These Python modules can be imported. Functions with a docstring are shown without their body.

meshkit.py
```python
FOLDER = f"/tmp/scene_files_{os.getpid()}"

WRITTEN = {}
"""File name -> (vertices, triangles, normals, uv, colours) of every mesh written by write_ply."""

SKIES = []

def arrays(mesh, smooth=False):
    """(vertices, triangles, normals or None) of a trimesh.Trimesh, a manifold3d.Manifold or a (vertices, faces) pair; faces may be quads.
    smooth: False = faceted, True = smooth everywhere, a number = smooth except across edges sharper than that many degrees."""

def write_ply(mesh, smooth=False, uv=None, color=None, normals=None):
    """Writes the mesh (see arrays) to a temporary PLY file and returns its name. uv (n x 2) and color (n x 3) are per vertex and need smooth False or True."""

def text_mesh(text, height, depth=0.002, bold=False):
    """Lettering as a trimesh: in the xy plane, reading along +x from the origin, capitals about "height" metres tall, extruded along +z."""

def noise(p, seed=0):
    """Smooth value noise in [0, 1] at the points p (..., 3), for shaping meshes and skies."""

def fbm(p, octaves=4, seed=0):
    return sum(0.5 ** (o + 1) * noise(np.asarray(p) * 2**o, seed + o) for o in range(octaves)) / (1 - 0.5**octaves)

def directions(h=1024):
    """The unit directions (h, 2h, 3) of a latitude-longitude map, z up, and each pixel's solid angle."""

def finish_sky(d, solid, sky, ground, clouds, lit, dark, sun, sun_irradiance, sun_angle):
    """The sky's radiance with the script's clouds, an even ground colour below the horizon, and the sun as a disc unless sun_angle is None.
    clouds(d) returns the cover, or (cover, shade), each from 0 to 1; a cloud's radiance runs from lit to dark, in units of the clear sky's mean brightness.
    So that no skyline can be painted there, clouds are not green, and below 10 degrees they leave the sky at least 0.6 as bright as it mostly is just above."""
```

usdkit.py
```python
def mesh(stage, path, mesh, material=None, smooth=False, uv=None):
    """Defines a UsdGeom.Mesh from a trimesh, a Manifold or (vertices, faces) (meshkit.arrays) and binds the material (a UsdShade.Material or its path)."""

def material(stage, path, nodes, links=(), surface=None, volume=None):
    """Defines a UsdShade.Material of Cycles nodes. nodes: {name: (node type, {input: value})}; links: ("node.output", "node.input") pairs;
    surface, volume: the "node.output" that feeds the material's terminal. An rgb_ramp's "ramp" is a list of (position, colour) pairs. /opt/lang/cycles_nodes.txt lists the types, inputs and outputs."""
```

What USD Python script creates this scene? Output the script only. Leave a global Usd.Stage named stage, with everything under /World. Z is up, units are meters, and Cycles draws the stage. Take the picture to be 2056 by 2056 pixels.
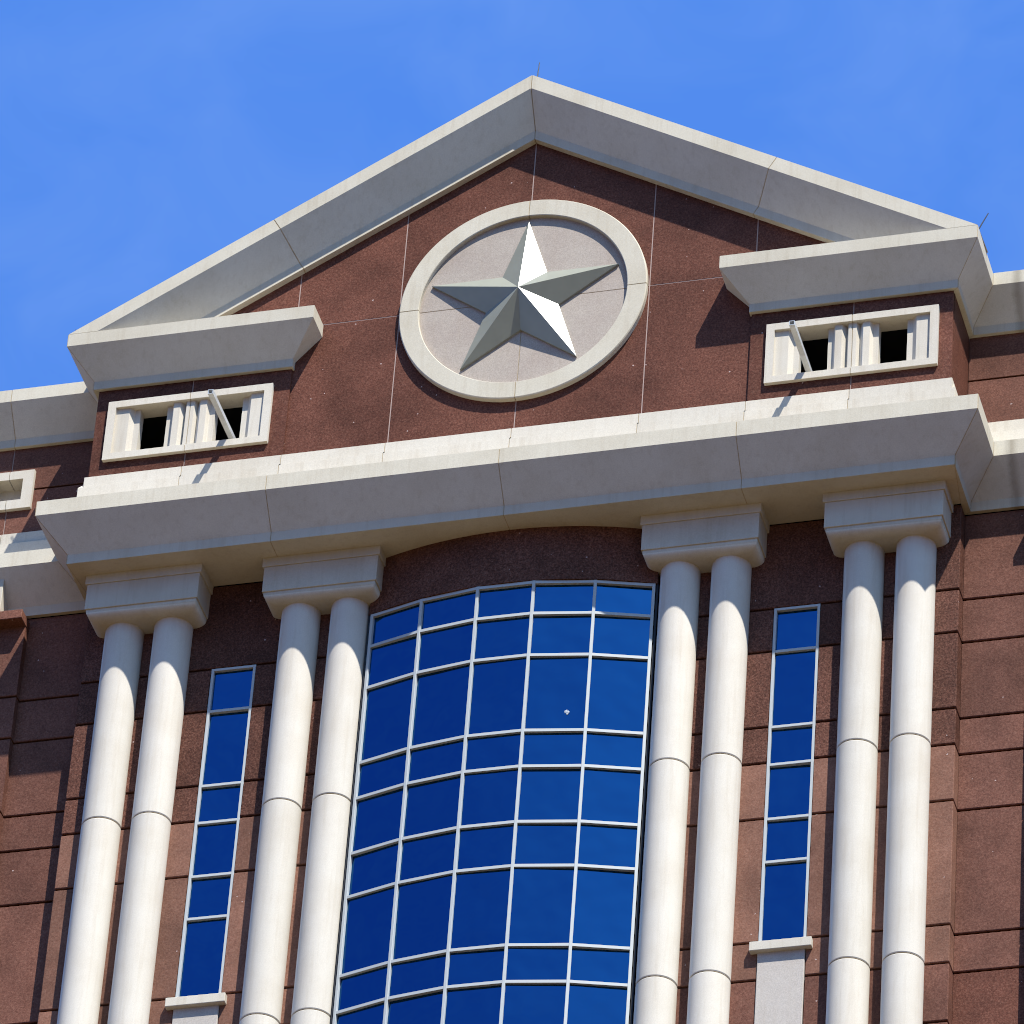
import math, random
import numpy as np
import trimesh, usdkit
from manifold3d import CrossSection, Manifold
from shapely.geometry import box as rect, Polygon
from pxr import Usd, UsdGeom, UsdLux, UsdShade, Gf, Sdf

random.seed(7)
rng = np.random.default_rng(7)
stage = Usd.Stage.CreateInMemory()
UsdGeom.SetStageUpAxis(stage, UsdGeom.Tokens.z)
UsdGeom.SetStageMetersPerUnit(stage, 1.0)
UsdGeom.Xform.Define(stage, '/World')
UsdGeom.Scope.Define(stage, '/World/Looks')
ZO = 82.3                                    # height of the medallion's centre above the ground

# ------------------------------------------------------------------ camera
FPX = 13556.8                                # focal length in pixels of a picture 2056 wide
right = Gf.Vec3d(0.96545804, 0.25307928, 0.061981)
up = Gf.Vec3d(0.10853813, -0.6068828, 0.78734538)
fwd = Gf.Vec3d(-0.23687601, 0.75342163, 0.61338863)
eye = Gf.Vec3d(29.30420959, -92.99981103, -80.66550829 + ZO)
cam = UsdGeom.Camera.Define(stage, '/World/camera')
m = Gf.Matrix4d(1.0)
m.SetRow(0, Gf.Vec4d(*right, 0)); m.SetRow(1, Gf.Vec4d(*up, 0)); m.SetRow(2, Gf.Vec4d(*(-fwd), 0)); m.SetRow(3, Gf.Vec4d(*eye, 1))
cam.AddTransformOp().Set(m)
cam.CreateHorizontalApertureAttr(24.0); cam.CreateVerticalApertureAttr(24.0)
cam.CreateFocalLengthAttr(24.0 * FPX / 2056)
cam.CreateClippingRangeAttr(Gf.Vec2f(0.5, 20000))
cam.CreateExposureAttr(0.85)

# ------------------------------------------------------------------ sky and sun
S = np.array([0.343, -0.391, 0.862]); S /= np.linalg.norm(S)
ELEV, ROT = math.asin(S[2]), math.atan2(S[0], S[1])
sky_mat = usdkit.material(stage, '/World/Looks/sky_air', {
    'sky': ('sky_texture', {'sky_type': 'single_scattering', 'sun_disc': False, 'sun_elevation': ELEV, 'sun_rotation': ROT,
                            'altitude': 100.0, 'air_density': 2.5, 'aerosol_density': 2.0, 'ozone_density': 2.5}),
    'tc': ('texture_coordinate', {}),
    'map': ('mapping', {'scale': (1.0, 1.0, 1.6)}),
    'n': ('noise_texture', {'scale': 34.0, 'detail': 4.0, 'roughness': 0.5, 'distortion': 0.6}),
    'r': ('map_range', {'from_min': 0.34, 'from_max': 0.74, 'to_min': 0.0, 'to_max': 0.075, 'clamp': True}),
    'mx': ('mix_color', {'blend_type': 'mix', 'b': (6.0, 8.0, 10.0)}),
    'ti': ('mix_color', {'blend_type': 'multiply', 'fac': 1.0, 'use_clamp': False, 'b': (0.37, 0.70, 1.52)}),
    'dv': ('mix_color', {'blend_type': 'divide', 'fac': 1.0, 'use_clamp': False, 'b': (0.95, 2.4, 6.2)}),
    'gm': ('gamma', {'gamma': 0.12}),
    'lim': ('mix_color', {'blend_type': 'multiply', 'fac': 1.0, 'use_clamp': False, 'b': (0.80, 2.42, 7.7)}),
    # pale haze glow round the sun, added to brighten the right-hand panes
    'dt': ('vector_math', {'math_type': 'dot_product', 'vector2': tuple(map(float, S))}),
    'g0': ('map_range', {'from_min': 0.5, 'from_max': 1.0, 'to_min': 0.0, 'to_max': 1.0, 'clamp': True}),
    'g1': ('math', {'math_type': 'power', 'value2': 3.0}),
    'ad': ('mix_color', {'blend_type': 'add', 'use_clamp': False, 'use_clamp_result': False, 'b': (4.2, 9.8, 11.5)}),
    'bg': ('background_shader', {'strength': 0.062}),
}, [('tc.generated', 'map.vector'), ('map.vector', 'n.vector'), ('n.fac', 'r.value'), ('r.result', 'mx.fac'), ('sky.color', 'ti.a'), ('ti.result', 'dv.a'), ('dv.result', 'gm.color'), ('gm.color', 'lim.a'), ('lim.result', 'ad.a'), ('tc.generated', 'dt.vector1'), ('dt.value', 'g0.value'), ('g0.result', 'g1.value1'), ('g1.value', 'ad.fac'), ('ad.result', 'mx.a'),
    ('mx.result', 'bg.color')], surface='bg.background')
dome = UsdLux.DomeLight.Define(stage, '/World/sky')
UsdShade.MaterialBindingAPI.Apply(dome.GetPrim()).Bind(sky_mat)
dome.GetPrim().SetCustomDataByKey('kind', 'structure')
sun = UsdLux.DistantLight.Define(stage, '/World/sun')
sun.CreateIntensityAttr(1.25); sun.CreateAngleAttr(0.5); sun.CreateNormalizeAttr(True); sun.CreateColorAttr(Gf.Vec3f(1.0, 0.965, 0.90))
zax = Gf.Vec3d(*map(float, S)); xax = Gf.Cross(Gf.Vec3d(0, 0, 1), zax).GetNormalized(); yax = Gf.Cross(zax, xax)
ms = Gf.Matrix4d(1.0); ms.SetRow(0, Gf.Vec4d(*xax, 0)); ms.SetRow(1, Gf.Vec4d(*yax, 0)); ms.SetRow(2, Gf.Vec4d(*zax, 0))
sun.AddTransformOp().Set(ms)

# ------------------------------------------------------------------ materials
def stone(name, base, dark, streak=0.25, speck=0.10, rough=0.75, seed=0.0, bump=0.25, stain=(0.30, 0.22, 0.13), runoff=0.0):
    """Cast stone: fine sand grain, cloudy weathering, thin vertical run-off streaks."""
    return usdkit.material(stage, '/World/Looks/' + name, {
        'g': ('geometry', {}),
        'off': ('mapping', {'location': (seed, seed * 2.1, seed * 0.7)}),
        'sm': ('mapping', {'scale': (9.0, 9.0, 0.55)}),
        'fine': ('noise_texture', {'scale': 55.0, 'detail': 3.0, 'roughness': 0.7}),
        'cloud': ('noise_texture', {'scale': 1.1, 'detail': 5.0, 'roughness': 0.6}),
        'st': ('noise_texture', {'scale': 1.0, 'detail': 4.0, 'roughness': 0.65}),
        'fr': ('map_range', {'from_min': 0.35, 'from_max': 0.65, 'to_min': 1.0 - speck, 'to_max': 1.0 + speck * 0.5, 'clamp': True}),
        'cr': ('map_range', {'from_min': 0.40, 'from_max': 0.72, 'to_min': 0.0, 'to_max': 0.6, 'clamp': True}),
        'sr': ('map_range', {'from_min': 0.50, 'from_max': 0.75, 'to_min': 0.0, 'to_max': streak, 'clamp': True}),
        'oi': ('object_info', {}),
        'or': ('map_range', {'from_min': 0.0, 'from_max': 1.0, 'to_min': 0.93, 'to_max': 1.04}),
        'm1': ('mix_color', {'blend_type': 'mix', 'a': base, 'b': dark}),
        'm2': ('mix_color', {'blend_type': 'mix', 'b': stain}),
        'sp': ('separate_xyz', {}), 'ax': ('math', {'math_type': 'add', 'value2': 0.0}), 'wob': ('math', {'math_type': 'multiply_add', 'value2': 0.10, 'value3': -9.28}),
        'dx': ('math', {'math_type': 'add'}), 'adx': ('math', {'math_type': 'absolute'}), 'rw': ('map_range', {'from_min': 0.02, 'from_max': 0.13, 'to_min': runoff, 'to_max': 0.0, 'clamp': True}),
        'ry': ('map_range', {'from_min': 0.2, 'from_max': 0.3, 'to_min': 0.0, 'to_max': 1.0, 'clamp': True}), 'rm': ('math', {'math_type': 'multiply'}),
        'm3': ('mix_color', {'blend_type': 'mix', 'b': (0.13, 0.095, 0.055)}),
        'mul': ('math', {'math_type': 'multiply'}),
        'hv': ('hsv', {'hue': 0.5, 'saturation': 1.0, 'fac': 1.0}),
        'b': ('bump', {'strength': bump, 'distance': 0.006}),
        'p': ('principled_bsdf', {'roughness': rough, 'specular_ior_level': 0.12}),
    }, [('g.position', 'off.vector'), ('off.vector', 'fine.vector'), ('off.vector', 'cloud.vector'), ('off.vector', 'sm.vector'), ('sm.vector', 'st.vector'),
        ('fine.fac', 'fr.value'), ('cloud.fac', 'cr.value'), ('st.fac', 'sr.value'), ('oi.random', 'or.value'),
        ('cr.result', 'm1.fac'), ('m1.result', 'm2.a'), ('sr.result', 'm2.fac'), ('fr.result', 'mul.value1'), ('or.result', 'mul.value2'),
        ('g.position', 'sp.vector'), ('sp.x', 'ax.value1'), ('st.fac', 'wob.value1'), ('ax.value', 'dx.value1'), ('wob.value', 'dx.value2'), ('dx.value', 'adx.value1'), ('adx.value', 'rw.value'),
        ('sp.y', 'ry.value'), ('rw.result', 'rm.value1'), ('ry.result', 'rm.value2'), ('m2.result', 'm3.a'), ('rm.value', 'm3.fac'), ('m3.result', 'hv.color'), ('mul.value', 'hv.value'), ('hv.color', 'p.base_color'), ('fine.fac', 'b.height'), ('b.normal', 'p.normal')], surface='p.BSDF')

def granite(name, base, deep, pale, seed, contrast=1.0, rough=0.5, vary=0.18):
    """Exposed red aggregate: grains of three tones, a few mica flakes whose sun glint is painted pale, cloudy weathering."""
    c = contrast
    return usdkit.material(stage, '/World/Looks/' + name, {
        'g': ('geometry', {}),
        'off': ('mapping', {'location': (seed, seed * 1.7, seed * 0.3)}),
        'n1': ('noise_texture', {'scale': 24.0, 'detail': 6.0, 'roughness': 0.85}),
        'v': ('voronoi_texture', {'scale': 42.0, 'randomness': 1.0}),
        'cl': ('noise_texture', {'scale': 0.9, 'detail': 5.0, 'roughness': 0.6}),
        'r1': ('rgb_ramp', {'ramp': [(0.0, deep), (0.40, tuple(np.array(deep) * 0.5 + np.array(base) * 0.5)), (0.5, base), (0.60, tuple(np.array(base) * 0.65 + np.array(pale) * 0.35)), (0.78, pale)]}),
        'wn': ('white_noise_texture', {'dimensions': '3D'}),
        'gr': ('map_range', {'from_min': 0.0, 'from_max': 1.0, 'to_min': 1.0 - 0.22 * c, 'to_max': 1.0 + 0.22 * c}),
        'fl': ('math', {'math_type': 'greater_than', 'value2': 0.9997}),
        'cr': ('map_range', {'from_min': 0.3, 'from_max': 0.7, 'to_min': 0.72, 'to_max': 1.24, 'clamp': True}),
        'oi': ('object_info', {}),
        'or': ('map_range', {'from_min': 0.0, 'from_max': 1.0, 'to_min': 1.0 - vary, 'to_max': 1.0 + vary}),
        'm1': ('math', {'math_type': 'multiply'}), 'm2': ('math', {'math_type': 'multiply'}),
        'hv': ('hsv', {'hue': 0.5, 'saturation': 1.0, 'fac': 1.0}),
        'mf': ('mix_color', {'blend_type': 'mix', 'b': (0.42, 0.32, 0.29)}),  # sparkle of sunlit flakes, put in as a paler colour
        'b': ('bump', {'strength': 0.5, 'distance': 0.012}),
        'p': ('principled_bsdf', {'roughness': rough, 'specular_ior_level': 0.05}),
    }, [('g.position', 'off.vector'), ('off.vector', 'n1.vector'), ('off.vector', 'v.vector'), ('off.vector', 'cl.vector'), ('n1.fac', 'r1.fac'),
        ('v.position', 'wn.vector'), ('wn.value', 'gr.value'), ('wn.value', 'fl.value1'), ('cl.fac', 'cr.value'), ('oi.random', 'or.value'),
        ('gr.result', 'm1.value1'), ('cr.result', 'm1.value2'), ('m1.value', 'm2.value1'), ('or.result', 'm2.value2'), ('r1.color', 'hv.color'), ('m2.value', 'hv.value'),
        ('hv.color', 'mf.a'), ('fl.value', 'mf.fac'), ('mf.result', 'p.base_color'), ('n1.fac', 'b.height'), ('b.normal', 'p.normal')], surface='p.BSDF')

def plain(name, color, rough=0.6, metallic=0.0, grain=0.08, scale=20.0, spec=0.4):
    return usdkit.material(stage, '/World/Looks/' + name, {
        'g': ('geometry', {}), 'n': ('noise_texture', {'scale': scale, 'detail': 4.0, 'roughness': 0.6}),
        'r': ('map_range', {'from_min': 0.3, 'from_max': 0.7, 'to_min': 1 - grain, 'to_max': 1 + grain, 'clamp': True}),
        'h': ('hsv', {'hue': 0.5, 'saturation': 1.0, 'fac': 1.0, 'color': color}),
        'p': ('principled_bsdf', {'roughness': rough, 'metallic': metallic, 'specular_ior_level': spec})},
        [('g.position', 'n.vector'), ('n.fac', 'r.value'), ('r.result', 'h.value'), ('h.color', 'p.base_color')], surface='p.BSDF')

M = {}
M['cornice'] = stone('cornice_stone', (0.56, 0.515, 0.415), (0.47, 0.415, 0.315), streak=0.22, seed=3.0, runoff=0.42)
M['trim'] = stone('trim_stone', (0.58, 0.535, 0.45), (0.50, 0.445, 0.355), streak=0.22, seed=9.0)
M['column'] = stone('column_stone', (0.60, 0.56, 0.485), (0.53, 0.475, 0.39), streak=0.18, seed=21.0, speck=0.08)
M['disc'] = stone('disc_stone', (0.40, 0.345, 0.29), (0.325, 0.26, 0.22), streak=0.10, speck=0.22, seed=33.0)
M['spandrel'] = stone('spandrel_stone', (0.46, 0.42, 0.375), (0.40, 0.355, 0.31), streak=0.10, speck=0.16, seed=41.0)
M['granite'] = granite('red_granite', (0.1065, 0.0409, 0.0268), (0.0549, 0.0186, 0.0128), (0.2001, 0.1022, 0.0719), 1.0)
M['granite_rough'] = granite('rough_red_granite', (0.1000, 0.0421, 0.0282), (0.0452, 0.0167, 0.0113), (0.2130, 0.1176, 0.0847), 5.0, contrast=1.7)
M['granite_pale'] = granite('pale_red_granite', (0.1839, 0.0900, 0.0609), (0.1324, 0.0597, 0.0401), (0.2501, 0.1440, 0.1036), 11.0, contrast=0.6)
M['granite_wing'] = granite('wing_red_granite', (0.1361, 0.0597, 0.0414), (0.0809, 0.0324, 0.0225), (0.2133, 0.1116, 0.0792), 17.0, contrast=0.8, vary=0.16)
M['caulk'] = plain('joint_caulk', (0.37, 0.27, 0.23), 0.8)
M['groove'] = plain('groove_stone', (0.06, 0.025, 0.02), 0.9)
M['filler'] = plain('joint_filler', (0.40, 0.31, 0.19), 0.85, grain=0.2)
M['alu'] = plain('white_aluminium', (0.41, 0.43, 0.42), 0.45, 0.0, grain=0.03)
M['gasket'] = plain('black_gasket', (0.012, 0.012, 0.015), 0.6)
M['steel'] = plain('galvanised_steel', (0.55, 0.57, 0.58), 0.4, 0.3, grain=0.10, scale=9.0)
M['star'] = plain('star_metal', (0.235, 0.238, 0.192), 0.36, 0.0, grain=0.05, scale=3.0, spec=0.38)
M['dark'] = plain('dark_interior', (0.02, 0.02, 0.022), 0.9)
M['rod'] = plain('rod_metal', (0.05, 0.055, 0.07), 0.6, 0.2)
M['roof'] = plain('roof_membrane', (0.42, 0.40, 0.37), 0.8, scale=3.0)
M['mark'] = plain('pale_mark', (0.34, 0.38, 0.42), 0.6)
M['plaza'] = plain('plaza_paving', (0.076, 0.043, 0.011), 0.85, grain=0.2, scale=0.15)
M['glass'] = usdkit.material(stage, '/World/Looks/blue_glass', {
    'gp': ('geometry', {}), 'wn': ('noise_texture', {'scale': 0.8, 'detail': 2.0}), 'wb': ('bump', {'strength': 1.0, 'distance': 0.03}),
    'g': ('glossy_bsdf', {'color': (0.024, 0.104, 0.26), 'roughness': 0.0}),
    't': ('transparent_bsdf', {'color': (0.05, 0.10, 0.16)}),
    'd': ('mix_closure', {'fac': 0.12})}, [('gp.position', 'wn.vector'), ('wn.fac', 'wb.height'), ('wb.normal', 'g.normal'), ('g.BSDF', 'd.closure1'), ('t.BSDF', 'd.closure2')], surface='d.closure')

# ------------------------------------------------------------------ helpers
used = {}
def path_for(parent, name):
    p = f'{parent}/{name}'
    n = used.get(p, 0); used[p] = n + 1
    return p if n == 0 else f'{p}_{n:03d}'

def put(name, mesh, mat, parent, smooth=False, label=None, kind=None, top=None):
    """One Mesh prim under PARENT (a path); the model's z = 0 is the medallion's centre."""
    v, f = (mesh.vertices, mesh.faces) if hasattr(mesh, 'vertices') else mesh
    tm = trimesh.Trimesh(np.asarray(v, float) + [0, 0, ZO], np.asarray(f), process=False)
    p = path_for(parent, name)
    usdkit.mesh(stage, p, tm, M[mat], smooth=smooth)
    pr = stage.GetPrimAtPath(p)
    if label: pr.SetCustomDataByKey('label', label)
    if kind: pr.SetCustomDataByKey('kind', kind)
    return p

def group(name, parent, label=None):
    p = path_for(parent, name)
    pr = UsdGeom.Xform.Define(stage, p).GetPrim()
    if label: pr.SetCustomDataByKey('label', label)
    return p

def tag(p, label=None, cat=None, grp=None, kind=None):
    pr = stage.GetPrimAtPath(p)
    for k, v in (('label', label), ('category', cat), ('group', grp), ('kind', kind)):
        if v: pr.SetCustomDataByKey(k, v)

def box(x0, x1, y0, y1, z0, z1):
    b = trimesh.creation.box((x1 - x0, y1 - y0, z1 - z0)); b.apply_translation(((x0 + x1) / 2, (y0 + y1) / 2, (z0 + z1) / 2)); return b

def cbox(x0, x1, y0, y1, z0, z1, c=0.012):
    """A box whose edges are chamfered by c."""
    pts = []
    for sx, x in ((1, x0), (-1, x1)):
        for sy, y in ((1, y0), (-1, y1)):
            for sz, z in ((1, z0), (-1, z1)):
                pts += [(x + sx * c, y + sy * c, z), (x + sx * c, y, z + sz * c), (x, y + sy * c, z + sz * c)]
    return trimesh.Trimesh(pts).convex_hull

def panel(x0, x1, yf, yb, z0, z1, c=0.014, e=0.002):
    """A wall slab facing -y: its front edges are chamfered by c."""
    pts = [(x, yb, z) for x in (x0, x1) for z in (z0, z1)] + [(x, yf + c, z) for x in (x0, x1) for z in (z0, z1)] + [(x, yf, z) for x in (x0 + e, x1 - e) for z in (z0 + c, z1 - c)]
    return trimesh.Trimesh(pts).convex_hull

def ccw(ring):
    a = np.asarray(ring)[:, :2]; x, y = a[:, 0], a[:, 1]
    return a if (x * np.roll(y, -1) - y * np.roll(x, -1)).sum() > 0 else a[::-1]

def rings(poly):
    return [ccw(list(poly.exterior.coords)[:-1])] + [ccw(list(r.coords)[:-1])[::-1] for r in poly.interiors]

def to_tri(man):
    mm = man.to_mesh(); return trimesh.Trimesh(mm.vert_properties[:, :3], mm.tri_verts, process=False)

def face_slab(poly, yf, yb):
    """A polygon of the facade plane (x, z) as a slab from y = yf (front) to yb."""
    t = to_tri(Manifold.extrude(CrossSection(rings(poly)), yb - yf))
    v = np.array(t.vertices); t.vertices = np.stack([v[:, 0], yb - v[:, 2], v[:, 1]], 1); return t

def plan_slab(poly, z0, z1):
    """A polygon of the plan (x, y) raised from z0 to z1."""
    t = to_tri(Manifold.extrude(CrossSection(rings(poly)), z1 - z0)); t.apply_translation((0, 0, z0)); return t

def loft(a, b):
    """A solid between two like sections; the last corner of a section sees all others."""
    a, b = np.asarray(a, float), np.asarray(b, float); n = len(a)
    v = np.vstack([a, b]); f = []
    for i in range(n):
        j = (i + 1) % n; f += [(i, j, n + j), (i, n + j, n + i)]
    for i in range(n - 2):
        f += [(n - 1, i + 1, i), (2 * n - 1, n + i, n + i + 1)]
    t = trimesh.Trimesh(v, f, process=False)
    if t.volume < 0: t.invert()
    return t

def stack(levels):
    """Like loft through many rings (each n x 3) with capped ends."""
    n = len(levels[0]); v = np.vstack(levels); f = []
    for k in range(len(levels) - 1):
        for i in range(n):
            j = (i + 1) % n; a, b = k * n, (k + 1) * n
            f += [(a + i, a + j, b + j), (a + i, b + j, b + i)]
    for i in range(1, n - 1):
        f += [(0, i + 1, i), ((len(levels) - 1) * n, (len(levels) - 1) * n + i, (len(levels) - 1) * n + i + 1)]
    t = trimesh.Trimesh(v, f, process=False)
    if t.volume < 0: t.invert()
    return t

def tube(p, q, r0, r1, n=8):
    p, q = np.asarray(p, float), np.asarray(q, float); d = (q - p) / np.linalg.norm(q - p)
    a = np.cross(d, [0, 1, 0.1]); a /= np.linalg.norm(a); b = np.cross(d, a)
    ang = np.arange(n) * 2 * np.pi / n
    ring = lambda c, r: c + r * (np.cos(ang)[:, None] * a + np.sin(ang)[:, None] * b)
    return stack([ring(p, r0), ring(q, r1)])

# ------------------------------------------------------------------ the ground
gp = put('ground', box(-30000, 30000, -30000, 30000, -ZO - 1.0, -ZO), 'plaza', '/World')
tag(gp, 'brown paving and open ground around the building', None, None, 'structure')

# ------------------------------------------------------------------ the building
B = '/World/granite_building'
UsdGeom.Xform.Define(stage, B)
tag(B, 'red granite building with cream cornices, paired columns and a star medallion in its gable', 'building')

BODY_Z = -26.0                               # what stands lower is far outside the picture
SLOPE = 0.5842
REC = 1.40                                   # the side wings stand this far behind the middle part
YW, YP, YL = -0.08, -0.134, 0.83             # faces of pediment wall, end piers, wall behind the columns
YWL, YWF = 1.17, 1.27                        # faces of the wing's wall below and above the main cornice

# --- the mass of the building behind its facing
core = put('wall', box(-8.2, 8.2, 4.2, 15, -ZO, 0.2), 'granite_wing', B, label='plain rear mass of the building')
put('wall_panel', box(-8.24, 8.24, 0.90, 4.2, -ZO, BODY_Z), 'granite', core)
for s in (-1, 1):
    put('wall_panel', box(min(8.3 * s, 17 * s), max(8.3 * s, 17 * s), 1.7, 15, -ZO, BODY_Z), 'granite_wing', core)
podium = put('podium', cbox(-22, 22, -6, 18, -ZO, -ZO + 6.0, 0.1), 'granite', B)

# --- pediment wall: panels with pale caulked joints
rake_z = lambda x: 3.929 - SLOPE * abs(x)     # lower edge of the raking cornice at the wall
bk = Polygon([(-8.1, -4.0), (8.1, -4.0), (8.1, -0.9), (6.72, 0.0), (0, 3.93), (-6.72, 0.0), (-8.1, -0.9)])
voids = [rect(s * 6.366 - 1.5, -2.65, s * 6.366 + 1.5, -1.48) for s in (-1, 1)]
pw = put('pediment_wall', face_slab(bk.difference(voids[0]).difference(voids[1]), YW + 0.005, 0.16), 'caulk', B)
G = 0.011
cols = [-6.9, -4.45, -2.425, 0.0, 2.425, 4.45, 6.9]
tri = Polygon([(-8, rake_z(8) + 0.05), (-8, -9), (8, -9), (8, rake_z(8) + 0.05), (0, 3.929 + 0.05)])
for a, b in zip(cols, cols[1:]):
    for z0, z1 in ((-3.3, 0.025), (0.025, 4.2)):
        if abs((a + b) / 2) > 4.5 and z1 < 1: continue
        p = rect(a + G, z0 + G, b - G, z1 - G).intersection(tri)
        if p.is_empty: continue
        put('wall_panel', face_slab(p, YW, YW + 0.05), 'granite', pw)
# end piers, each in two slabs round the opening's frame
for s in (-1, 1):
    pier = put('pier', face_slab(rect(min(4.45 * s, 8.2 * s), -3.9, max(4.45 * s, 8.2 * s), -0.95).difference(voids[(s + 1) // 2]), YP + 0.012, 0.16), 'caulk', B)
    hole = rect(min(4.80 * s, 7.93 * s), -2.72, max(4.80 * s, 7.93 * s), -1.42)
    for a, b in ((4.435, 6.366 - G), (6.366 + G, 8.235)):
        p = rect(min(a * s, b * s), -3.3, max(a * s, b * s), -0.98).difference(hole)
        put('wall_panel', face_slab(p, YP, YP + 0.06), 'granite', pier)
    xs = sorted((8.19 * s, 8.241 * s))
    put('wall_panel', box(xs[0], xs[1], YP + 0.082, YWF - 0.02, -3.95, -0.95), 'granite', pier)
    xs = sorted((8.0 * s, 8.22 * s))
    put('side_wall', box(xs[0], xs[1], 0.0, 4.2, -3.95, 0.0), 'caulk', B)

# --- openings in the piers: ribbed frames before a dark attic
def vent(s):
    g = group('vent_frame', B, 'cream ribbed frame with two dark square openings ' + ('below the right cornice block' if s > 0 else 'below the left cornice block'))
    cx = 6.366 * s
    yf, x_out, x_in, zt, zb, izt, izb = -0.214, 1.617, 1.46, -1.374, -2.769, -1.527, -2.62
    for a, b in ((-x_out, -0.008), (0.008, x_out)):               # two half frames
        outer = rect(cx + a, zb, cx + b, zt)
        p = outer.difference(rect(cx - x_in, izb, cx + x_in, izt))
        put('frame', face_slab(p, yf, YP + 0.10), 'trim', g)
        # lining of the opening: head and sill run back from the frame
        put('lining', box(cx + a * 0.98, cx + b * 0.98 if b > 0.1 else cx + b, YP + 0.10, 0.20, izt, izt + 0.12), 'trim', g)
        put('lining', box(cx + a * 0.98, cx + b * 0.98 if b > 0.1 else cx + b, YP + 0.10, 0.20, izb - 0.12, izb), 'trim', g)
    put('joint', box(cx - 0.0075, cx + 0.0075, yf + 0.012, YP + 0.10, zb + 0.01, izb - 0.01), 'filler', g)
    put('joint', box(cx - 0.0075, cx + 0.0075, yf + 0.012, YP + 0.10, izt + 0.01, zt - 0.01), 'filler', g)
    hi, lo, back = -0.155, -0.065, 0.12
    end = [(-1.47, hi), (-1.20, hi), (-1.115, lo), (-1.01, lo), (-1.01, back), (-1.47, back)]
    mid = [(-0.475, back), (-0.475, lo), (-0.375, lo), (-0.325, hi), (-0.20, hi), (-0.12, lo + 0.02), (-0.075, hi), (0, hi)]
    for sg in (1, -1):
        e = [(cx + sg * x, y) for x, y in end]
        put('end_rib', plan_slab(Polygon(e), izb, izt), 'trim', g)
        mm_ = [(cx + sg * x, y) for x, y in mid[:-1]] + [(cx + sg * -0.008, hi), (cx + sg * -0.008, back)]
        put('rib', plan_slab(Polygon(mm_), izb, izt), 'trim', g)
    put('joint', box(cx - 0.0075, cx + 0.0075, hi + 0.012, back, izb, izt), 'filler', g)
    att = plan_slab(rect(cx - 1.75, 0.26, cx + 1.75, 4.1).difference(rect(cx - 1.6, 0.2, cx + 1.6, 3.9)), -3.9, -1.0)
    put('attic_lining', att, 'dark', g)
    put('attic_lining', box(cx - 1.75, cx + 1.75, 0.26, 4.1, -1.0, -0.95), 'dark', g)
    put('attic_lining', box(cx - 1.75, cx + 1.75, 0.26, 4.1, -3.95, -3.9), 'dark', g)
for s in (-1, 1): vent(s)

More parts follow.
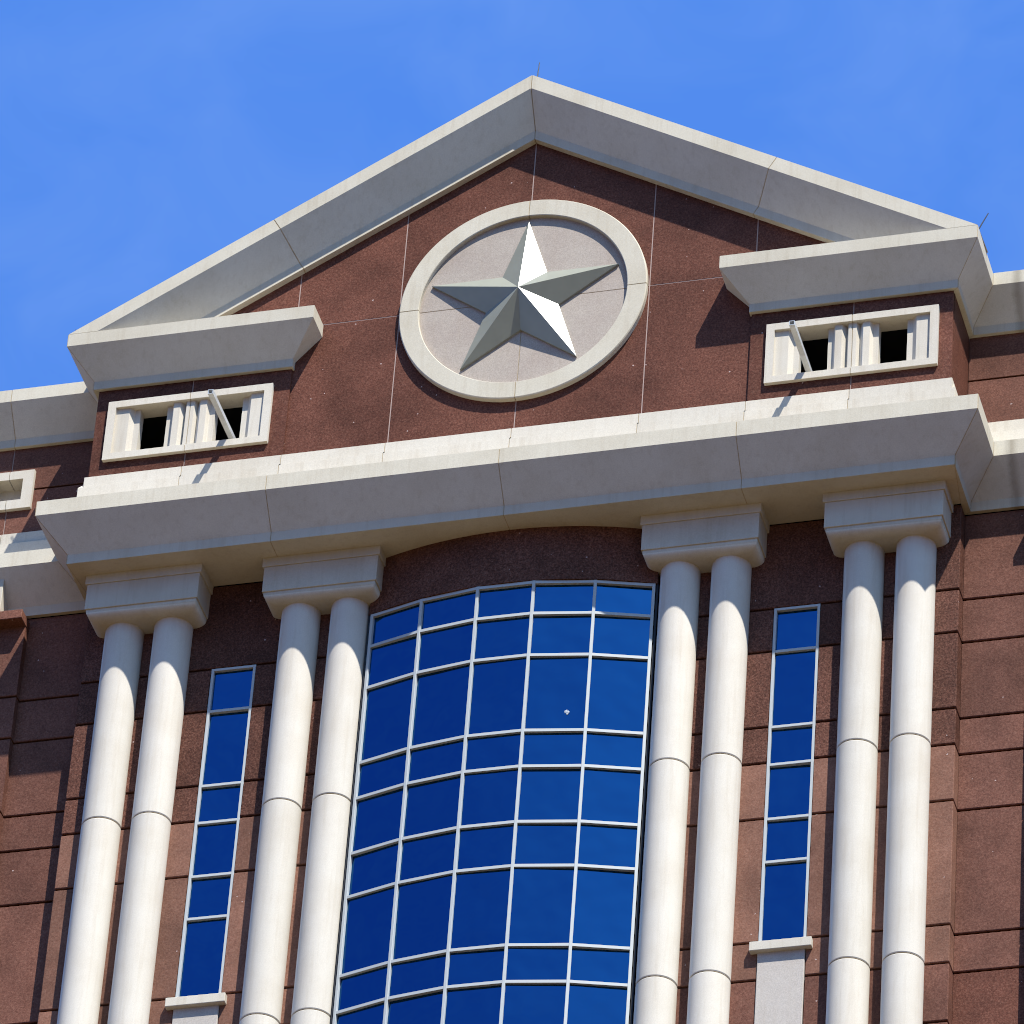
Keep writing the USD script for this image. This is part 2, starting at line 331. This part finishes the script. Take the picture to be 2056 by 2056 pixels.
# --- cornices: blocks swept along the plan with mitred corners and open joints
def cornice(name, prof, back_y, back_x, top_rise, splits, mat, label, xw=16.0, wing_z=0.0, wing_splits=(10.38, 12.6)):
    """prof: (x, y, y of the wing, z) per corner of the section, from the top of the fascia down to the soffit.
    back_*: where the soffit meets the wall (front, side, wing)."""
    by_f, by_w = back_y
    def sections(shrink=0.0):
        P = []
        for x, y, yw, z in prof: P.append([(-xw, yw), (-x, yw), (-x, y), (x, y), (x, yw), (xw, yw)])
        bx = back_x
        P.append([(-xw, by_w), (-bx, by_w), (-bx, by_f), (bx, by_f), (bx, by_w), (xw, by_w)])
        P.append(P[-1])
        z = [p[3] for p in prof] + [prof[-1][3], prof[0][3] + top_rise]
        return [np.array([(P[k][i][0], P[k][i][1], z[k]) for k in range(len(z))]) for i in range(6)]
    sec = sections()
    g = group(name, B, label)
    gap = 0.008
    for i in range(5):
        a, b = sec[i], sec[i + 1]
        cuts = splits if i == 2 else ([-x for x in sorted(wing_splits, reverse=True)] if i == 0 else (list(wing_splits) if i == 4 else []))
        if i in (0, 2, 4):
            stops = [a]
            for x in cuts:
                # every corner of the section is cut at the same x
                c = a.copy(); c[:, 0] = x; stops.append(c)
            stops.append(b)
        else:
            stops = [a, b]
        d = (b - a).mean(0); d /= np.linalg.norm(d)
        for u, v in zip(stops, stops[1:]):
            put('cornice_block', loft(u + d * gap, v - d * gap), mat, g)
        # mortar: a slightly smaller core seen in the joints
        for w in stops:
            core_a, core_b = w - d * gap * 1.05, w + d * gap * 1.05
            cen = w[-1] * 0.5 + w[-2] * 0.5
            sh = lambda q: q + (cen - w) / np.maximum(np.linalg.norm(cen - w, axis=1, keepdims=True), 1e-6) * 0.008
            if i in (0, 2, 4):
                put('joint', loft(sh(core_a), sh(core_b)), 'filler', g)
    return g

main_prof = [(8.906, -0.853, -0.853 + REC, -4.127), (8.906, -0.853, -0.853 + REC, -4.459), (8.3865, -0.301, -0.301 + REC, -5.031), (8.3865, -0.301, -0.301 + REC, -5.2435)]
cornice('main_cornice', main_prof, (0.84, YWL + 0.01), 8.26, 0.03, [-4.44, 0.0, 4.45], 'cornice', 'long cream cornice above the columns')
# the upper cornice breaks off on both sides of the pediment
def return_cornice(s):
    q1, q3, y1, y3, qi1, qi3 = 8.7825, 8.335, -0.696, -0.211, 3.9155, 4.40
    Z = [0.003, -0.2846, -0.834, -1.0246]
    pts = lambda f: np.array([f(k) for k in range(4)])
    out = [q1, q1, q3, q3]; yy = [y1, y1, y3, y3]; inn = [qi1, qi1, qi3, qi3]
    g = group('return_cornice', B, 'cream cornice block at the ' + ('right' if s > 0 else 'left') + ' foot of the pediment')
    S_in_wall = np.array([(s * inn[k], 0.0, Z[k]) for k in range(4)] + [(s * 4.45, 0.0, Z[3]), (s * 4.45, 0.0, Z[0] + 0.02)])
    S_in = np.array([(s * inn[k], yy[k], Z[k]) for k in range(4)] + [(s * 4.45, YP + 0.03, Z[3]), (s * 4.45, YP + 0.03, Z[0] + 0.02)])
    S_out = np.array([(s * out[k], yy[k], Z[k]) for k in range(4)] + [(s * 8.20, YP + 0.03, Z[3]), (s * 8.20, YP + 0.03, Z[0] + 0.02)])
    S_wing = np.array([(s * out[k], yy[k] + REC, Z[k]) for k in range(4)] + [(s * 8.20, YWF + 0.02, Z[3]), (s * 8.20, YWF + 0.02, Z[0] + 0.02)])
    S_far = np.array([(s * 16.0, yy[k] + REC, Z[k]) for k in range(4)] + [(s * 16.0, YWF + 0.02, Z[3]), (s * 16.0, YWF + 0.02, Z[0] + 0.02)])
    gp_ = 0.008
    put('cornice_block', loft(S_in_wall, S_in), 'cornice', g)
    put('cornice_block', loft(S_in, S_out - [s * gp_, 0, 0]), 'cornice', g)
    put('cornice_block', loft(S_out + [0, gp_, 0], S_wing - [0, gp_, 0]), 'cornice', g)
    j = S_wing.copy(); j[:, 0] = s * 10.36
    put('cornice_block', loft(S_wing + [s * gp_, 0, 0], j - [s * gp_, 0, 0]), 'cornice', g)
    put('cornice_block', loft(j + [s * gp_, 0, 0], S_far), 'cornice', g)
    for w in (S_out, S_wing, j):
        cen = w[-1] * 0.5 + w[-2] * 0.5
        sh = lambda q: q + (cen - w) / np.maximum(np.linalg.norm(cen - w, axis=1, keepdims=True), 1e-6) * 0.008
        put('joint', loft(sh(w - [s * gp_ * 1.05, 0, 0]), sh(w + [s * gp_ * 1.05, 0, 0])), 'filler', g)
for s in (-1, 1): return_cornice(s)

# raking cornices of the gable
def rake(s):
    g = group('raking_cornice', B, 'sloping cream cornice on the ' + ('right' if s > 0 else 'left') + ' side of the gable')
    ya = [-0.696, -0.696, -0.211, -0.211, 0.12, 0.12]; za = [5.136, 4.80, 4.143, 3.929, 3.929, 5.136 + 0.02]
    at = lambda x: np.array([(s * x, ya[k], za[k] - SLOPE * x) for k in range(6)])
    apex = at(0.0)
    eave = np.array([(s * (za[k] - 0.010) / SLOPE, ya[k], 0.010) for k in range(6)])
    # joint square to the slope
    jx, tz = 4.91, 5.136 - SLOPE * 4.91
    nrm = np.array([1, -SLOPE]) / math.hypot(1, SLOPE)
    cut = []
    for k in range(6):
        # point on line z = za - SLOPE x with (x - jx, z - tz) . nrm = 0
        x = (jx * nrm[0] + (tz - za[k]) * nrm[1]) / (nrm[0] - SLOPE * nrm[1])
        cut.append((s * x, ya[k], za[k] - SLOPE * x))
    cut = np.array(cut)
    d = np.array([s * nrm[0], 0, nrm[1]]) * 0.010
    a2 = apex.copy(); a2[:, 0] += s * 0.009; a2[:, 2] -= SLOPE * 0.009
    put('cornice_block', loft(a2, cut - d), 'cornice', g)
    put('cornice_block', loft(cut + d, eave), 'cornice', g)
    cen = cut[-1] * 0.5 + cut[-2] * 0.5
    sh = lambda q: q + (cen - cut) / np.maximum(np.linalg.norm(cen - cut, axis=1, keepdims=True), 1e-6) * 0.008
    put('joint', loft(sh(cut - d * 1.05), sh(cut + d * 1.05)), 'filler', g)
    if s > 0:
        a3 = apex.copy(); cen2 = apex[-1] * 0.5 + apex[-2] * 0.5
        sh2 = a3 + (cen2 - a3) / np.maximum(np.linalg.norm(cen2 - a3, axis=1, keepdims=True), 1e-6) * 0.016
        put('joint', loft(sh2 - [0.0092, 0, 0], sh2 + [0.0092, 0, 0]), 'filler', g)
for s in (-1, 1): rake(s)
rf = Polygon([(-8.6, 0.0), (8.6, 0.0), (0, 5.02)])
put('roof', face_slab(rf, 0.14, 14.8), 'roof', B)

# the two low steps on top of the main cornice
st = group('step_course', B, 'pair of low cream steps on top of the long cornice')
xs = [-8.28, -6.366, -4.43, -2.42, 0.0, 2.42, 4.43, 6.366, 8.28]
sp = [(-0.235, -3.165), (-0.235, -3.44), (-0.306, -3.461), (-0.306, -4.16), (-0.05, -4.16), (-0.05, -3.155)]
for a, b in zip(xs, xs[1:]):
    fa = lambda x, e: np.array([(x + (math.copysign(0.076, x) if abs(abs(x) - 8.28) < 1e-6 and y < -0.3 else 0) + e, y, z) for y, z in sp])
    put('step_block', loft(fa(a, 0.007), fa(b, -0.007)), 'trim', st)
for x in xs[1:-1]:
    put('joint', box(x - 0.0075, x + 0.0075, -0.226, -0.06, -4.1, -3.17), 'filler', st)
    put('joint', box(x - 0.0070, x + 0.0070, -0.297, -0.226, -4.1, -3.468), 'filler', st)
for s in (-1, 1):
    x0, x1 = sorted((8.05 * s, 8.278 * s)); put('step_block', box(x0, x1, -0.228, 1.25, -4.16, -3.168), 'trim', st)
    x0, x1 = sorted((8.04 * s, 8.353 * s)); put('step_block', box(x0, x1, -0.299, 1.2, -4.16, -3.464), 'trim', st)
    w = sorted((8.285 * s, 10.37 * s)); w2 = sorted((10.385 * s, 16 * s))
    for a, b in (w, w2):
        put('step_block', box(a, b, -0.235 + REC, 1.33, -4.16, -3.165), 'trim', st)
        put('step_block', box(a, b, -0.306 + REC, 1.30, -4.16, -3.461), 'trim', st)

# --- medallion
md = group('medallion', B, 'round cream medallion with a ring and a five pointed star')
def sector(r0, r1, a0, a1, n=28):
    t = np.linspace(a0, a1, n)
    o = [(r1 * math.cos(x), r1 * math.sin(x)) for x in t]; i = [(r0 * math.cos(x), r0 * math.sin(x)) for x in t[::-1]]
    return Polygon(o + (i if r0 > 0.01 else [(0, 0)]))
for k in range(4):
    a0, a1 = k * math.pi / 2, (k + 1) * math.pi / 2
    e = 0.0042
    # ring with rounded front edges: a section turned about the axis
    t = np.linspace(a0 + e, a1 - e, 40)
    prof = [(2.018, -0.09), (2.018, -0.188), (2.030, -0.2), (2.382, -0.2), (2.4, -0.182), (2.4, YW + 0.02), (2.2, YW + 0.02)]
    put('ring_block', stack([np.array([(r * math.cos(x), y, r * math.sin(x)) for r, y in prof]) for x in t]), 'cornice', md, smooth=25)
    put('disc_panel', face_slab(sector(0.0, 2.03, a0 + 0.0, a1 - 0.0).buffer(-0.008), -0.108, -0.06), 'disc', md)
put('joint', face_slab(sector(0, 2.39, 0, math.pi, 60).union(sector(0, 2.39, math.pi, 2 * math.pi, 60)).buffer(-0.001), -0.098, -0.05), 'filler', md)
put('joint', box(-0.008, 0.008, -0.190, -0.13, 2.03, 2.385), 'filler', md); put('joint', box(-0.008, 0.008, -0.190, -0.13, -2.385, -2.03), 'filler', md)
put('joint', box(2.03, 2.385, -0.190, -0.13, -0.008, 0.008), 'filler', md); put('joint', box(-2.385, -2.03, -0.190, -0.13, -0.008, 0.008), 'filler', md)
sv, sf = [], []
apx = (0.0, -0.520, 0.0)
outl = [((1.905 if k % 2 == 0 else 0.738) * math.sin(k * math.pi / 5), (1.905 if k % 2 == 0 else 0.738) * math.cos(k * math.pi / 5)) for k in range(10)]
sv = [apx] + [(x, -0.155, z) for x, z in outl] + [(x, -0.10, z) for x, z in outl]
for k in range(10):
    j = (k + 1) % 10
    sf += [(0, 1 + k, 1 + j), (1 + k, 11 + k, 11 + j), (1 + k, 11 + j, 1 + j)]
star = trimesh.Trimesh(sv, sf, process=False); star.invert() if star.face_normals[0][1] > 0 else None
put('star', star, 'star', md)

# --- wall behind the columns
J = [-5.243, -7.18, -8.14, -9.82, -10.61, -11.82, -14.45, -15.245, -16.45, -19.08, -19.87, -21.08, -23.70, BODY_Z]
back = rect(-8.22, BODY_Z, 8.22, -5.25).difference(rect(-2.70, -30, 2.70, -6.46)).difference(rect(-5.72, -14.49, -4.885, -7.18)).difference(rect(4.885, -14.49, 5.72, -7.18))
lw = put('wall', face_slab(back, 0.885, 1.30), 'groove', B, label='red granite wall behind the columns')
HG = 0.022
for s in (-1, 1):
    for z1, z0 in zip(J, J[1:]):
        zz = (z0 + HG, z1 - HG)
        mt = 'granite_rough' if z1 > -10.6 else ('granite_pale' if z1 > -15.2 else 'granite_wing')
        spans = [(2.735, 4.066), (6.534, 7.478)]
        if z1 > -7.1: spans += [(4.072, 6.528)]
        elif z0 > -14.9 and z1 < -14.0:
            spans += [(4.072, 4.862), (5.745, 6.528)]
        else: spans += [(4.072, 4.868), (5.740, 6.528)]
        for a, b in spans:
            x0, x1 = sorted((a * s, b * s)); put('wall_panel', panel(x0, x1, YL, 0.90, *zz), mt, lw)
        x0, x1 = sorted((7.484 * s, 8.272 * s))
        put('wall_panel', cbox(x0, x1, YL, YWL + 0.06, *zz, c=0.014), 'granite_rough' if z1 > -10.6 else 'granite_wing' if z1 < -15.2 else 'granite_pale', lw)
# curved wall over the bowed window
R0 = 7.50; yc = 0.148 + R0
arc = [(x, yc - math.sqrt(R0 * R0 - x * x)) for x in np.linspace(-2.72, 2.72, 41)]
put('curved_wall', plan_slab(Polygon(arc + [(2.72, 1.6), (-2.72, 1.6)]), -6.455, -5.238), 'granite_rough', B, smooth=30)

# --- capitals and columns
YC, RC = 0.767, 0.364
def capital(cx, yfr, lab):
    g = group('capital', B, lab)
    h = 1.128
    put('abacus', cbox(cx - h, cx + h, yfr - 0.028, YL + 0.05, -5.44, -5.241, 0.006), 'cornice', g)
    put('block', cbox(cx - h + 0.035, cx + h - 0.035, yfr, YL + 0.05, -6.005, -5.438, 0.006), 'cornice', g)
    lev = []
    for ins, z in [(0.0, -6.0)] + [(0.22 * (1 - math.cos(t)), -6.055 - 0.14 * math.sin(t)) for t in np.linspace(0, math.pi / 2, 9)]:
        w = h - 0.062 - ins; f = yfr + 0.028 + ins
        lev.append(np.array([(cx - w, f, z), (cx + w, f, z), (cx + w, YL + 0.05, z), (cx - w, YL + 0.05, z)]))
    put('echinus', stack(lev), 'cornice', g, smooth=28)
capital(-7.0, 0.135, 'leftmost capital, over the outer left pair of columns'); capital(7.0, 0.135, 'rightmost capital, over the outer right pair of columns')
capital(-3.59, 0.20, 'capital left of the bowed window'); capital(3.59, 0.20, 'capital right of the bowed window')

def drum(cx, z0, z1):
    n = 48; ang = np.arange(n) * 2 * np.pi / n
    ring = lambda r, z: np.stack([cx + r * np.cos(ang), YC + r * np.sin(ang), np.full(n, z)], 1)
    c = 0.012
    return stack([ring(RC - c, z1), ring(RC, z1 - c * 1.2), ring(RC, z0 + c * 1.2), ring(RC - c, z0)])
for i, x in enumerate((-7.482, -6.529, -4.068, -3.117, 3.117, 4.068, 6.529, 7.482)):
    g = group('column', B)
    zs = [-6.13, -10.605, -15.242, -19.88, -24.51]
    for k, (z1, z0) in enumerate(zip(zs, zs[1:])):
        put('drum', drum(x, z0 + 0.012, z1 - (0.012 if k else 0)), 'column', g, smooth=35)
        if k:
            n = 40; ang = np.arange(n) * 2 * np.pi / n
            ring = lambda r, z: np.stack([x + r * np.cos(ang), YC + r * np.sin(ang), np.full(n, z)], 1)
            put('joint', stack([ring(RC - 0.03, z1 + 0.03), ring(RC - 0.03, z1 - 0.03)]), 'filler', g, smooth=35)
    put('drum', drum(x, BODY_Z - 4, -24.52), 'column', g, smooth=35)

# --- windows
def glass_pane(corners, tilt):
    c = np.array(corners, float); n = np.cross(c[1] - c[0], c[3] - c[0]); n /= np.linalg.norm(n)
    cc = c.mean(0); u = c[1] - c[0]; u /= np.linalg.norm(u); w = np.cross(n, u)
    c2 = c + n * (((c - cc) @ u) * tilt[0] + ((c - cc) @ w) * tilt[1])[:, None]
    b = c2 - n * 0.012 * (1 if n[1] < 0 else -1)
    return loft(c2, b)

# slim windows between the pairs
rails_s = [-7.171, -8.14, -9.82, -10.645, -11.825, -12.75]
for s in (-1, 1):
    g = group('slim_window', B, 'narrow tall blue window ' + ('right' if s > 0 else 'left') + ' of the bowed window')
    xa, xb = sorted((4.876 * s, 5.729 * s)); W = 0.052
    yf = 0.842
    put('frame', cbox(xa, xa + W, yf, 0.98, -14.50, -7.171, 0.004), 'alu', g)
    put('frame', cbox(xb - W, xb, yf, 0.98, -14.50, -7.171, 0.004), 'alu', g)
    put('frame', cbox(xa + W, xb - W, yf, 0.98, -7.171 - W, -7.171, 0.004), 'alu', g)
    for z in rails_s[1:]:
        put('rail', cbox(xa + W, xb - W, yf + 0.004, 0.98, z - 0.030, z + 0.028, 0.004), 'alu', g)
    zz = rails_s + [-14.52]
    for z1, z0 in zip(zz, zz[1:]):
        put('pane', glass_pane([(xa + W - .01, yf + 0.065, z0), (xb - W + .01, yf + 0.065, z0), (xb - W + .01, yf + 0.065, z1), (xa + W - .01, yf + 0.065, z1)], rng.normal(0, 0.011, 2)), 'glass', g)
    put('sill', cbox(min(4.75 * s, 5.857 * s), max(4.75 * s, 5.857 * s), 0.70, 1.2, -14.70, -14.515, 0.008), 'trim', g)
    put('spandrel_panel', cbox(xa + 0.005, xb - 0.005, 0.80, 1.2, -19.0, -14.69, 0.01), 'spandrel', g)
    put('backing', box(xa - 0.1, xb + 0.1, 1.9, 2.0, -14.8, -7.0), 'dark', g)

# bowed curtain window: five flat bays per row
g = group('bowed_window', B, 'large bowed window of blue glass in five columns of panes')
bx = [-2.69, -1.641, -0.529, 0.529, 1.641, 2.69]; by = [0.646, 0.344, 0.169, 0.169, 0.344, 0.646]
rz = [-6.462, -7.20, -8.142, -9.822, -10.61, -11.82, -12.769, -14.455, -15.226, -16.45, -17.40, -19.08, -19.87, -21.08, -22.03, -23.70]
MW = 0.029
V2 = [np.array([a, b]) for a, b in zip(bx, by)]
def nrm2(i):                                   # outward plan normal at mullion i
    ns = []
    for k in (i - 1, i):
        if 0 <= k < 5:
            d = V2[k + 1] - V2[k]; n = np.array([d[1], -d[0]]); ns.append(n / np.linalg.norm(n))
    n = sum(ns); return n / np.linalg.norm(n)
for i in range(6):
    n = nrm2(i); t = np.array([-n[1], n[0]]); c = V2[i]
    sh_ = MW if i == 0 else (-MW if i == 5 else 0)
    c = c + t * sh_
    pts = [c + t * MW * a + n * b for a, b in ((-1, -0.14), (1, -0.14), (1, -0.004), (0.85, 0.0), (-0.85, 0.0), (-1, -0.004))]
    put('mullion', plan_slab(Polygon(pts), rz[-1], rz[0]), 'alu', g)
for i in range(5):
    a, b = V2[i], V2[i + 1]; d = (b - a) / np.linalg.norm(b - a); n = np.array([d[1], -d[0]])
    a2, b2 = a + d * (MW * (2 if i == 0 else 1)), b - d * (MW * (2 if i == 4 else 1))
    for k, z in enumerate(rz):
        h0, h1 = (0.062, 0.0) if k == 0 else (0.030, 0.030)
        sec = lambda c: np.array([(*(c - n * 0.003), z + h1), (*(c - n * 0.003), z - h0), (*(c - n * 0.13), z - h0), (*(c - n * 0.13), z + h1)])
        put('rail', loft(sec(a2), sec(b2)), 'alu', g)
    for k, (z1, z0) in enumerate(zip(rz, rz[1:])):
        q0, q1 = a2 - n * 0.06 - d * 0.01, b2 - n * 0.06 + d * 0.01
        put('pane', glass_pane([(*q0, z0), (*q1, z0), (*q1, z1), (*q0, z1)], rng.normal(0, 0.011, 2)), 'glass', g)
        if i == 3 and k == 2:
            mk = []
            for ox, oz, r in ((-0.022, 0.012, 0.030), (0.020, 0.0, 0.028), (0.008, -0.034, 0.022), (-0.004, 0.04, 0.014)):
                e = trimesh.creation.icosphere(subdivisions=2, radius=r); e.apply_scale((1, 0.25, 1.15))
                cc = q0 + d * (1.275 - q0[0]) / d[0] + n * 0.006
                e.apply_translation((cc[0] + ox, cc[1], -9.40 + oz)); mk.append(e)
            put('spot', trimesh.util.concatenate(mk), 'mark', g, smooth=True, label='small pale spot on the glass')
for s in (-1, 1):
    x0, x1 = sorted((2.695 * s, 2.733 * s)); put('jamb', box(x0, x1, 0.68, 1.2, BODY_Z, -6.455), 'gasket', g)
put('backing', box(-2.9, 2.9, 2.2, 2.3, BODY_Z, -6.4), 'dark', g)

# --- the side wings
for s in (-1, 1):
    side = 'right' if s > 0 else 'left'
    X = lambda a, b: sorted((a * s, b * s))
    w = put('wing_wall', box(*X(8.20, 16.6), 1.66, 14.5, BODY_Z, -0.3), 'groove', B, label=f'set-back {side} wing wall of red granite')
    for z1, z0 in zip(J, J[1:]):
        zz = (z0 + HG, z1 - HG)
        put('wall_panel', panel(*X(8.276, 12.8), YWL, 1.40, *zz), 'granite_wing' if z1 > -15.2 or s < 0 else 'granite', w)
        put('wall_panel', panel(*X(12.81, 16.6), YWL, 1.40, *zz), 'granite_wing', w)
    # frieze above the main cornice, with a square framed opening
    vx0, vx1 = 10.10, 10.66
    cut = rect(*[X(9.90, 10.86)[0], -2.50], *[X(9.90, 10.86)[1], -1.66])
    for a, b in ((8.246, 10.368), (10.392, 16.6)):
        for z0, z1 in ((-3.3, -2.05 - HG), (-2.05 + HG, -1.0)):
            put('wall_panel', face_slab(rect(X(a, b)[0], z0, X(a, b)[1], z1).difference(cut), YWF, 1.45), 'granite_wing', w)
    for z0, z1 in ((-3.3, -2.5), (-1.66, -1.0)): put('caulk', box(*X(10.37, 10.39), YWF + 0.012, 1.45, z0, z1), 'caulk', w)
    fr = rect(X(9.88, 10.88)[0], -2.533, X(9.88, 10.88)[1], -1.627)
    hol = rect(X(10.095, 10.665)[0], -2.32, X(10.095, 10.665)[1], -1.82)
    fg = group('square_frame', B, f'small square cream frame on the {side} wing')
    for hx in (rect(X(9, 10.372)[0], -4, X(9, 10.372)[1], 0), rect(X(10.388, 12)[0], -4, X(10.388, 12)[1], 0)):
        put('frame', face_slab(fr.difference(hol).intersection(hx), YWF - 0.08, YWF + 0.34), 'trim', fg)
    put('back_panel', box(*X(9.95, 10.8), YWF + 0.26, YWF + 0.33, -2.5, -1.7), 'trim', fg)
    # pilaster with red ledge and cream block
    pg = group('pilaster', B, f'red granite pilaster with a cream block on the {side} wing')
    for z1, z0 in zip(J[1:], J[2:]):
        put('shaft', panel(*X(9.57, 12.4), 1.0, 1.19, z0 + HG, z1 - HG), 'granite_wing', pg)
    put('shaft', panel(*X(9.57, 12.4), 1.0, 1.19, J[1] + HG, -5.55), 'granite_wing', pg)
    put('ledge', cbox(*X(9.56, 12.41), 0.72, 1.19, -5.56, -5.36, 0.01), 'granite_wing', pg)
    put('block', cbox(*X(10.0, 11.97), 0.70, 1.15, -5.362, -4.50, 0.01), 'trim', pg)

# ------------------------------------------------------------------ square steel tubes sticking out of the openings
def pole(x, label):
    p = path_for('/World', 'steel_tube')
    UsdGeom.Xform.Define(stage, p)
    h, w = 0.050, 0.040
    prof = Polygon([(-h, -h), (h, -h), (h, h), (-h, h)]).difference(Polygon([(-w, -w), (w, -w), (w, w), (-w, w)]))
    t = face_slab(prof, -1.385, 0.9); t.apply_translation((x, 0, -2.405))
    put('tube', t, 'steel', p)
    put('bracket', box(x - 0.16, x + 0.16, 0.55, 0.72, -2.62, -2.458), 'steel', p)
    tag(p, label, 'steel tube', 'square steel tubes jutting from the openings')
pole(-5.53, 'square steel tube jutting from the right opening of the left cream frame')
pole(5.53, 'square steel tube jutting from the left opening of the right cream frame')

def rod(base, tip, label):
    p = path_for('/World', 'lightning_rod')
    UsdGeom.Xform.Define(stage, p)
    b, t = np.array(base, float), np.array(tip, float)
    put('rod', tube(b - (t - b) * 0.08, t, 0.015, 0.010), 'rod', p)
    put('base', tube(b - (t - b) * 0.08, b + (t - b) * 0.05, 0.022, 0.016), 'rod', p)
    tag(p, label, 'lightning rod', 'lightning rods on the gable')
rod((0.02, -0.45, 5.14), (0.05, -0.45, 5.66), 'thin lightning rod standing on the peak of the gable')
rod((-8.62, -0.45, 0.10), (-8.75, -0.45, 0.32), 'short lightning rod leaning left at the left foot of the gable')
rod((8.72, -0.45, 0.06), (8.92, -0.45, 0.47), 'lightning rod leaning right at the right foot of the gable')
